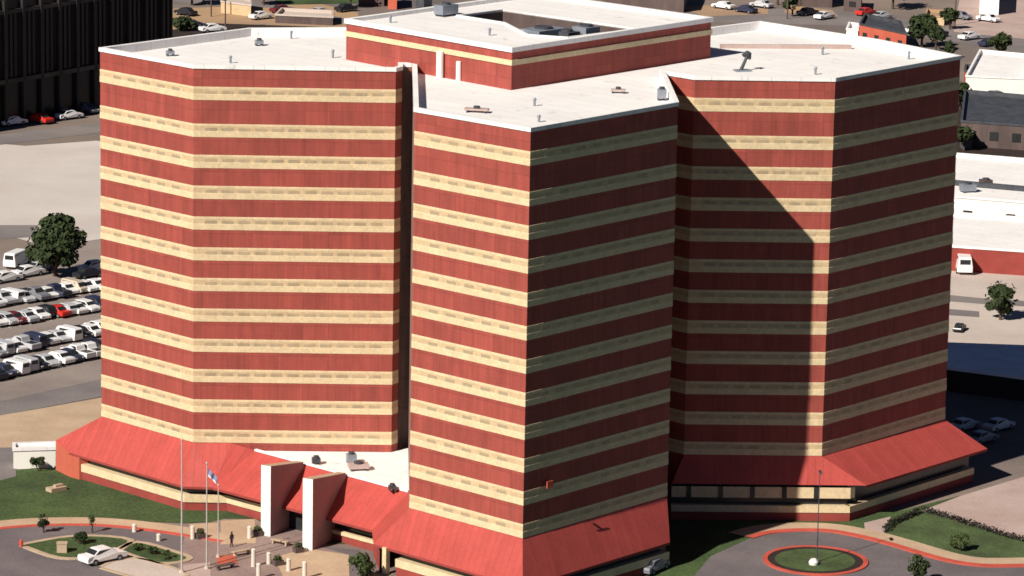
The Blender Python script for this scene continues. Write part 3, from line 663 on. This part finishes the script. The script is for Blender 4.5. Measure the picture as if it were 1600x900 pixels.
rows=[ # (left px point, right px point, colours, row wording)
 ((-71.33,145.17),(-55.93,158.60),['white','silver','white','grey','white','dark blue','white','beige','white','white'],'back row, upper parking bank'),
 ((-69.66,132.38),(-54.95,145.18),['white','silver','maroon','white','black','red','silver','white','dark blue','white'],'front row, upper parking bank'),
 ((-68.14,114.03),(-53.42,130.38),['grey','silver','white','dark blue','white','silver','white','black','white','white'],'back row, lower parking bank'),
 ((-66.82,101.15),(-52.48,117.45),['black','dark blue','white','black','silver','white','dark blue','white','black','white'],'front row, lower parking bank')]
ordn=['first','second','third','fourth','fifth','sixth','seventh','eighth','ninth','tenth','eleventh','twelfth']
extra=['silver','white']
for a,c,cols,word in rows:
    cols=cols[:3]+[extra[0]]+cols[3:8]+[extra[1]]+cols[8:]; n_=len(cols)
    for i,cl in enumerate(cols):
        s=i/(n_-1); x=a[0]+(c[0]-a[0])*s; y=a[1]+(c[1]-a[1])*s
        kd=random.choice(['sedan','sedan','hatch','pickup','sedan','van'] if cl!='red' else ['sedan'])
        rz=math.radians(-45+random.uniform(-5,5)) + (math.pi if random.random()<.5 else 0)
        nm={'sedan':'sedan','hatch':'hatchback','pickup':'pickup truck','van':'van'}[kd]
        car(cl,'%s %s, %s from the left in the %s'%(cl,nm,ordn[i],word),x+random.uniform(-.25,.25),y+random.uniform(-.6,.6),rz,'parked cars beside the tower',kind=kd,sc=random.uniform(.97,1.05)*(.88 if kd=='van' else 1))
b=MB()
for a,c,cols,word in rows:
    k=13; ux_,uy_=(c[0]-a[0]),(c[1]-a[1]); l_=math.hypot(ux_,uy_); ux_/=l_; uy_/=l_
    for i in range(k):
        s=(i-.5)*l_/11; x,y=a[0]+ux_*s,a[1]+uy_*s
        b.face([(x-1.8-.05,y+1.8-.05,.05),(x+1.8-.05,y-1.8-.05,.05),(x+1.8+.05,y-1.8+.05,.05),(x-1.8+.05,y+1.8+.05,.05)])
o=b.build('parking_lines',whitep); o['kind']='structure'
car('white','long white sedan parked below the white van at the left edge',*(-70.91,161.36),.75,'cars parked near the round tree',sc=1.1)
car('white','white sedan parked just left of the round dark tree',*(-67.92,165.60),.75,'cars parked near the round tree',sc=1.1)
car('silver','silver sedan parked at the left foot of the round dark tree',*(-66.55,169.35),.75,'cars parked near the round tree')
car('white','white sedan right of the round dark tree against the tower edge',*(-58.19,169.82),.6,'cars parked near the round tree',sc=1.1)
car('black','black sedan in the shade right of the round dark tree',*(-58.98,165.19),.75,'cars parked near the round tree')
car('white','tall white van standing left of the round dark tree',*(-70.13,172.87),1.2,kind='van',name='delivery_van',cat='van',sc=1.15)
car('white','long white sedan driving past the planted island on the front drive',*(-45.80,15.57),math.radians(40),name='sedan_car',sc=1.12)
car('white','pale car parked at the foot of the far black building',*(-73.30,304.23),.7,sc=1.1,name='distant_car')
car('dark blue','dark car parked on the sandy ground far behind the left roof',*(-56.83,422.94),.4,name='distant_car')
car('white','white car parked on the sandy ground far behind the left roof',*(-52.12,415.87),.5,name='distant_car',sc=1.2)
car('white','white box truck parked beside the red brick wall on the right',*(73.39,177.25),1.5,kind='van',name='delivery_truck',cat='truck',sc=1.3)
car('black','small black car standing on the pale yard on the right',*(66.81,136.02),1.2,name='distant_car',sc=.7)
car('dark blue','blue car parked beyond the white roofed building at the upper right',*(103.35,338.60),.2,name='distant_car',sc=1.3)
for i,(x,y,c) in enumerate([(1500,672,'silver'),(1530,684,'grey'),(1556,664,'silver')]):
    car(c,['silver car in the tower shadow closest to the red roof tip','grey car in the tower shadow in front of the two silver ones','silver car in the tower shadow at the right edge'][i],*[(59.06,78.74),(60.39,72.29),(63.52,78.92)][i],.75,'cars parked in the tower shadow')
car('grey','dark grey car turning at the foot of the shaded front wing',*(15.00,13.77),1.0,name='shaded_car')
# ---------------------------------------------------------------- neighbouring buildings
def building(name,label,cat,poly,h,wm,rm,cop=None,windows=None,parapet=.6):
    t=thing(name,label,cat)
    if sum(poly[i][0]*poly[(i+1)%len(poly)][1]-poly[(i+1)%len(poly)][0]*poly[i][1] for i in range(len(poly)))<0: poly=poly[::-1]
    b=MB(); b.prism(poly,0,h,cap=False); b.build('wall',wm,t)
    i1=offset(poly,-.3,True); b=MB(); b.face([(*p,h-parapet) for p in i1]); b.prism(i1[::-1],h-parapet,h+.1,cap=False)
    b.build('roof',rm,t)
    o1=offset(poly,.12,True); b=MB(); k=len(poly)
    for i in range(k):
        j=(i+1)%k; b.face([(*o1[i],h+.12),(*o1[j],h+.12),(*i1[j],h+.12),(*i1[i],h+.12)]); b.face([(*o1[i],h-.25),(*o1[j],h-.25),(*o1[j],h+.12),(*o1[i],h+.12)])
    b.build('coping',cop or rm,t)
    if windows:
        for (e,z,hh,ww,step) in windows:
            a,c=poly[e],poly[(e+1)%k]; l=math.dist(a,c); cnt=int(l/step); dx,dy=(c[0]-a[0])/l,(c[1]-a[1])/l
            for q in range(cnt):
                s=(q+.5)*l/cnt; b=MB(); b.box((a[0]+dx*s,a[1]+dy*s,z),(ww,.16,hh),math.atan2(dy,dx)); b.build('window',glass,t)
    return t
# far black glass block: its long face runs from off-frame left to a corner behind the roof
c0=(-102.79,271.27); c1=(-55.82,331.75)
dx,dy=c1[0]-c0[0],c1[1]-c0[1]; L_=math.hypot(dx,dy); ux,uy=dx/L_,dy/L_
bt=thing('office_block','huge black glass office block with faint ledges behind the left wing','office building')
c2=(c1[0]-uy*60,c1[1]+ux*60); c3=(c0[0]-uy*60,c0[1]+ux*60)
H_=23.2
b=MB(); b.prism([c0,c1,c2,c3],0,H_); b.build('wall',black,bt)
b=MB()
for z,hh,pr in ((20.6,.7,.5),(7.9,.8,.7)): 
    b.box((c0[0]+dx/2+uy*pr/2,c0[1]+dy/2-ux*pr/2,z),(L_,pr,hh),math.atan2(dy,dx))
b.build('ledge',tower_led,bt)
for k in range(16):
    s=L_*(k+.3)/16; b=MB(); b.box((c0[0]+ux*s+uy*.3,c0[1]+uy*s-ux*.3,0),(.7,.8,H_-.1),math.atan2(dy,dx)); b.build('pier',blackm,bt)
b=MB()
for k in range(64):
    s=L_*(k+.5)/64; b.box((c0[0]+ux*s+uy*.12,c0[1]+uy*s-ux*.12,8.8),(.14,.2,11.6),math.atan2(dy,dx))
b.build('mullions',blackm,bt)
building('white_shed','white flat roofed shed peeking over the black office block at the top left','shed',[(-110.48,463.44),(-100.41,468.69),(-103.82,503.52),(-114.75,502.33)],9,whitep,white)
building('white_box_building','small bright white box building at the left end of the lawn','building',[(-59.39,54.83),(-54.39,55.62),(-54.63,58.33),(-59.65,57.53)],2.5,whitep,white,parapet=.2)
building('orange_building','small orange red brick building with dark windows behind the right roof','building',[(85.63,413.93),(93.84,400.22),(94.99,418.48),(88.56,429.16)],4.0,orange,darks,cop=darks,windows=[(0,1.0,1.3,1.4,3.2)])
building('white_shed','white shed directly left of the small orange red building','shed',[(83.29,417.40),(85.57,415.76),(86.97,425.22),(84.95,426.92)],2.4,whitep,white)
building('dark_roofed_building','long dark roofed building behind the penthouse at the top','building',[(33.62,469.77),(51.18,455.02),(53.45,471.78),(38.03,496.16)],4.5,brown2,darks)
building('white_roofed_house','white roofed house with a brown inset roof at the upper right edge','house',[(98.65,347.44),(109.93,345.27),(116.54,376.36),(106.66,382.25)],3.5,whitep,white)
building('brown_building','long dark brown building under the white roofed house at the right','building',[(88.97,287.85),(104.38,282.40),(109.97,315.56),(94.82,323.04)],4.6,brown2,darks,windows=[(0,1.4,1.6,1.6,4.0)])
building('white_warehouse','upper white roofed warehouse at the right beyond the tower','warehouse',[(76.40,217.22),(96.23,209.43),(103.13,248.81),(82.71,257.00)],4.2,whitep,white,windows=[(0,.8,1.2,1.5,6.0)])
building('brick_warehouse','lower white roofed warehouse with a dark red brick front at the right','warehouse',[(67.21,178.80),(91.58,171.73),(96.20,197.60),(71.49,205.83)],3.9,rust,white)
t=building('blue_canopy','pale blue flat metal canopy at the right edge of the pale yard','canopy',[(56.72,101.37),(66.19,96.09),(76.93,89.59),(80.93,112.03),(61.96,114.15)],3.2,blackm,blueroof,parapet=.05)
# more distant clutter
building('tan_building','low tan building in the sandy area at the top left','building',[(-51.63,444.85),(-44.83,439.57),(-45.27,451.52),(-51.46,457.01)],2.6,creamd,conc)
building('brown_shed','low brown shed at the top between the roof wings','shed',[(-39.24,430.37),(-26.74,427.73),(-26.89,437.40),(-38.14,440.23)],1.9,brown2,conc)
building('grey_house','grey house with pale roof at the top edge left of the penthouse','house',[(-21.51,460.03),(-15.77,458.55),(-15.80,473.17),(-21.64,474.70)],3.0,brown2,pale)
building('orange_shed','small orange shed at the top edge left of the penthouse','shed',[(-14.90,454.55),(-12.91,453.73),(-12.90,465.05),(-14.63,465.92)],3.5,orange,sand)
building('distant_shop','low dark shop building along the far road at the top right','shop',[(77.92,467.97),(85.80,466.68),(87.48,481.63),(80.22,483.04)],4.0,brown2,darks)
building('distant_shop','pale low shop building along the far road at the top right corner','shop',[(118.29,459.62),(122.39,457.99),(126.31,481.31),(122.41,483.06)],5.0,whitep,conc)
building('yellow_shed','flat yellowish shed beside the far road at the top right','shed',[(103.61,442.19),(107.64,440.62),(109.06,450.64),(105.41,452.29)],2.0,creamd,sand)
def pole(name,label,x,y,h,r=.09,m=whitep,cat='pole',group=None,arm=False):
    t=thing(name,label,cat,(x,y,.06),0,group)
    b=MB(); b.cyl((0,0,0),(0,0,h),r,r*.6,10); b.build('shaft',m,t)
    b=MB(); b.cyl((0,0,0),(0,0,.35),r*3,r*2.4,10); b.build('footing',conc,t)
    if arm:
        b=MB(); b.box((0,-.5,h-.1),(.28,1.2,.18)); b.build('lamp_head',darks,t)
    else:
        b=MB()
        for k in range(4): b.cyl((0,0,h+.09*k-.02),(0,0,h+.09*k+.07),.13*math.sin((k+.6)*.75),.13*math.sin((k+1.4)*.75)+.001,8)
        b.build('finial',m,t)
    return t
pm=mat('pale aluminium pole',(.45,.42,.39),.5,.05,1)
pole('flagpole','tallest pale flagpole at the left of the plaza, without a flag',*(-36.83,11.38),14.9,.11,pm,'flagpole')
fp=pole('flagpole','middle pale flagpole on the plaza carrying the blue flag',*(-34.18,12.95),11.9,.095,pm,'flagpole')
pole('flagpole','shortest grey flagpole on the plaza behind the one with the flag',*(-33.12,17.50),8.2,.08,pm,'flagpole')
fx,fy=(-34.18,12.95)
t=thing('flag','small limp blue and white flag near the top of the middle flagpole','flag',(fx+.14,fy,10.3))
b=MB(); N=10
for i in range(N):
    def pt(i,j): return (i*.10, .1*math.sin(i*1.1+j*.4), 1.2-j*.17-i*.10)
    for j in range(5): b.face([pt(i,j),pt(i+1,j),pt(i+1,j+1),pt(i,j+1)],1 if j==4 else 0)
b.build('cloth',[bluec,whitep],t)
pole('lamp_post','tall dark lamp post in the centre of the round grass island',*(33.60,17.64),10.6,.075,darks,'lamp post',arm=True)
t=thing('lamp_footing','round white stone ball on the grass beside the lamp post','stone ball',(*(33.13,16.62),.16))
b=MB(); b.cyl((0,0,0),(0,0,.3),.5,.55,14); b.cyl((0,0,.3),(0,0,.65),.55,.3,14); b.build('stone',whitep,t)
kerbw=mat('weathered white bollard paint',(.66,.60,.52),.8,.1,1)
for i,(lab,(x,y),h_) in enumerate([('white bollard close to the left flagpole',(-36.33,24.87),1.4),('white bollard just left of the first portal fin',(-29.93,25.35),1.3),('white bollard directly in front of the first portal fin',(-27.43,15.16),1.2),
    ('white bollard between the two portal fins in front',(-25.17,12.49),1.3),('thick white bollard in front of the second portal fin',(-23.35,9.59),1.8),('white bollard at the lower middle of the plaza',(-29.09,14.10),1.9),
    ('small white bollard on the drive right of the sedan',(-40.10,23.95),.7),('small pale bollard at the kerb above the sedan',(-43.07,27.54),.8),('slim grey bollard at the bottom edge of the plaza',(-28.37,9.44),1.6)]):
    t=thing('bollard',lab,'bollard',(x,y,.08),0,'white bollards round the plaza')
    b=MB(); b.cyl((0,0,0),(0,0,h_),.26,.24,12); b.build('post',kerbw,t)
    b=MB(); b.cyl((0,0,h_),(0,0,h_+.14),.29,.16,12); b.build('cap',kerbw,t)
def planter(label,x,y):
    t=thing('planter',label,'planter',(x,y,.08),.5,'plaza planters'); b=MB(); b.box((0,0,0),(1.0,.8,.6),0,0,1.1); b.build('tub',brown2,t)
    b=MB(); leafblob(b,(0,0,.8),.5,160,.12,.8); b.build('plant',leaf2,t)
planter('brown planter beside the bollard near the left flagpole',*(-35.48,25.16))
planter('brown planter at the foot of the first portal fin',*(-29.10,26.43))
planter('brown planter at the foot of the second portal fin',*(-24.30,19.83))
planter('brown planter right of the bollard in front of the portal',*(-26.43,14.69))
def bench(label,x,y,rz,m):
    t=thing('bench',label,'bench',(x,y,.1),rz,'plaza benches'); b=MB(); b.box((0,0,.4),(2.4,.6,.12)); b.build('seat',m,t)
    for s in (-1,1):
        b=MB(); b.box((s*.9,0,0),(.2,.5,.4)); b.build('leg',m,t)
bench('pale bench on the mauve paving near the flagpoles',*(-30.53,18.60),.6,kerbc)
bench('pale bench nearer the portal fins on the plaza',*(-26.38,22.85),-.6,kerbc)
bench('brown bench at the lower plaza beside the orange paving',*(-32.14,13.01),.6,brown2)
t=thing('utility_box','pale square utility box on the diamond planted island','utility box',(*(-50.53,18.96),.14))
b=MB(); b.box((0,0,0),(1.1,.9,1.0)); b.build('cabinet',kerbc,t); b=MB(); b.box((0,0,1.0),(1.2,1.0,.08)); b.build('lid',kerbc,t)
t=thing('entrance_sign','low pale stone slab sign lying on the lawn by the end wall','stone slab',(*(-53.41,45.10),.06),math.radians(40))
b=MB(); b.box((0,0,0),(2.2,1.2,.45)); b.build('slab',kerbc,t); b=MB(); b.box((.3,0,.45),(1.1,.5,.25)); b.build('block',kerbc,t)
t=thing('fire_hydrant','small red hydrant at the tip of the diamond planted island','hydrant',(*(-55.25,20.85),.1))
b=MB(); b.cyl((0,0,0),(0,0,.7),.2,.17); b.cyl((0,0,.7),(0,0,.9),.22,.06); b.build('barrel',kerbr,t); b=MB(); b.cyl((-.3,0,.45),(.3,0,.45),.09); b.build('outlet',kerbr,t)
# utility poles far away
for lab,(x,y),h_ in [('tall far utility pole left of the roof corner behind the left wing',(-53.46,438.73),11),('far dark utility pole right of the other one behind the left wing',(-49.58,419.86),9),('far utility pole along the road at the top right',(73.64,447.19),8),('far utility pole by the pale shop at the top right',(110.08,440.86),9)]:
    t=thing('utility_pole',lab,'utility pole',(x,y,0),.6,'far utility poles'); b=MB(); b.cyl((0,0,0),(0,0,h_),.17,.12,8); b.build('shaft',brown2,t); b=MB(); b.box((0,0,h_-1),(2.2,.15,.15)); b.build('crossarm',brown2,t)
# person on the plaza
me=bpy.data.meshes.new('person'); 
pv=[(0,0,.95),(0,0,1.15),(0,.0,1.38),(0,.01,1.52),(0,.0,1.66),(.10,0,.90),(.13,.06,.50),(.14,.02,.07),(.14,-.14,.04),(-.10,0,.90),(-.13,-.04,.50),(-.14,.10,.07),(-.14,-.05,.04),(.19,0,1.42),(.26,.02,1.14),(.25,-.12,.90),(-.19,0,1.42),(-.27,.02,1.14),(-.25,-.10,.90)]
pe=[(0,1),(1,2),(2,3),(3,4),(0,5),(5,6),(6,7),(7,8),(0,9),(9,10),(10,11),(11,12),(2,13),(13,14),(14,15),(2,16),(16,17),(17,18)]
pr_=[.15,.14,.16,.06,.11,.10,.07,.05,.04,.10,.07,.05,.04,.07,.05,.035,.07,.05,.035]
me.from_pydata(pv,pe,[]); po_=bpy.data.objects.new('person',me); S.collection.objects.link(po_)
sk=po_.modifiers.new('skin','SKIN'); sl=me.skin_vertices[0].data
for i,r in enumerate(pr_): sl[i].radius=(r,r*.8 if i in (0,1,2) else r)
sl[0].use_root=True
po_.modifiers.new('sub','SUBSURF').levels=1; po_.modifiers['sub'].render_levels=2
me.materials.append(cloth); px_,py_=(-31.80,21.64); po_.location=(px_,py_,.1); po_.rotation_euler=(0,0,.8)
tag(po_,'person in dark purple clothing standing on the beige plaza paving','person')
b=MB()
for k in range(5): b.cyl((0,0,1.60+.045*k),(0,0,1.645+.045*k),.115*math.sin((k+.7)*.56),.115*math.sin((k+1.7)*.56),10)
b.build('hair',rubber,po_)

far=[('white',1130,14,'left of the far pole'),('dark blue',1165,20,'just right of the penthouse top'),('silver',1190,12,'on the sandy strip at the top'),('black',1262,24,'in front of the dark far shop'),('white',1288,30,'right of the dark far shop'),('red',1352,24,'above the small orange red building'),('silver',1378,30,'above the dark roof of the orange building'),('white',1432,52,'by the dark distant tree'),('black',1462,56,'between the distant trees and the road'),('white',1515,62,'on the far road at the right'),('dark blue',1545,72,'lower on the far road at the right'),('grey',1500,30,'on the pale lot at the top right'),('white',1544,34,'near the pale shop at the top right'),
 ('black',290,24,'beside the far black block on the sand'),('white',408,30,'right of the tan building on the sand'),('maroon',440,20,'above the brown shed on the far road'),('silver',500,24,'on the far road above the brown shed'),('black',540,18,'just left of the grey far house'),('white',20,196,'at the far left foot of the black block'),('red',62,192,'red one at the foot of the black block'),('grey',135,176,'nearest the tower at the foot of the black block')]
PX={(1130,14):(60.7,462.1),(1165,20):(65.2,456.4),(1190,12):(69.6,465.1),(1262,24):(78.9,453.7),(1288,30):(82.0,448.0),(1352,24):(92.0,455.0),(1378,30):(95.0,449.3),(1432,52):(99.9,428.3),(1462,56):(103.6,424.9),(1515,62):(110.2,419.9),(1545,72):(113.0,410.9),(1500,30):(112.7,451.0),(1544,34):(118.5,447.6),(290,24):(-59.1,440.1),(408,30):(-42.5,435.9),(440,20):(-38.3,446.2),(500,24):(-29.8,443.0),(540,18):(-24.2,449.6),(20,196):(-82.9,296.6),(62,192):(-78.3,299.7),(135,176):(-70.7,311.5)}
for c_,x_,y_,w_ in far:
    x,y=PX[(x_,y_)]; car(c_,'small far %s car %s'%(c_,w_),x,y,random.choice([.7,.8,-.8,2.4]),'small far cars',name='distant_car',sc=1.15)

for lab,(x,y),h_,w_ in [('far green tree above the sandy strip at the top right of the penthouse',(73.71,469.63),7,8),('far round tree left of the dark far shop',(75.20,451.34),5,5),('far dark tree at the very top above the orange building',(99.56,465.98),8,10),('far tree right of the yellowish shed',(108.09,434.85),5,5),('far tree at the right edge by the far road',(112.58,394.84),5,6),('far olive tree beside the grey far house',(-23.18,455.76),6,7),('far dark tree at the top left beyond the sand',(-58.55,456.30),7,8),('second far dark tree at the top left beyond the sand',(-56.09,458.60),6,6),('far dark tree left of the field at the top',(-42.64,457.90),6,8),
    ('dark tree between the white house and the brown building at the right',(94.95,328.93),5,5),('dark tree at the near end of the brown building on the right',(88.90,282.59),4.5,4.5)]:
    tree(lab,x,y,h_,w_,lobes=9,leaves=500,size=.5,group='far trees')
building('grey_far_house','far grey house with a pale roof right of the dark far shop','house',[(87.73,460.69),(91.44,459.01),(93.24,471.60),(89.36,472.26)],3.2,brown2,pale,windows=[(0,1.2,1.2,1.6,4)])
building('red_far_shed','tiny dark red shed by the roof tip of the right wing','shed',[(100.27,360.23),(101.85,358.75),(103.06,366.95),(101.61,367.64)],2.6,rust,darks)
building('concrete_kiosk','small pale roofed grey kiosk in front of the brown building at the right','kiosk',[(88.70,285.19),(90.50,284.01),(91.49,290.70),(89.82,291.24)],3.0,darks,pale)
# roof plant on the white warehouses
unit('rooftop_unit','grey rooftop unit on the upper white warehouse','rooftop unit',80.76,223.71,3.6,(2.4,1.6,1.1),.3,steel)
unit('rooftop_unit','second rooftop unit further right on the upper white warehouse','rooftop unit',84.45,228.49,3.6,(1.8,1.6,1.0),.3,brown2)
for lab,a,c,m_ in [('long low grey wall between the two white warehouses',(78.42,229.95),(98.31,221.29),darks)]:
    t=thing('low_wall',lab,'wall'); b=MB(); b.box(((a[0]+c[0])/2,(a[1]+c[1])/2,0),(math.dist(a,c),.4,4.4),math.atan2(c[1]-a[1],c[0]-a[0])); b.build('wall',m_,t); b=MB(); b.box(((a[0]+c[0])/2,(a[1]+c[1])/2,4.4),(math.dist(a,c),.5,.1),math.atan2(c[1]-a[1],c[0]-a[0])); b.build('cap',m_,t)
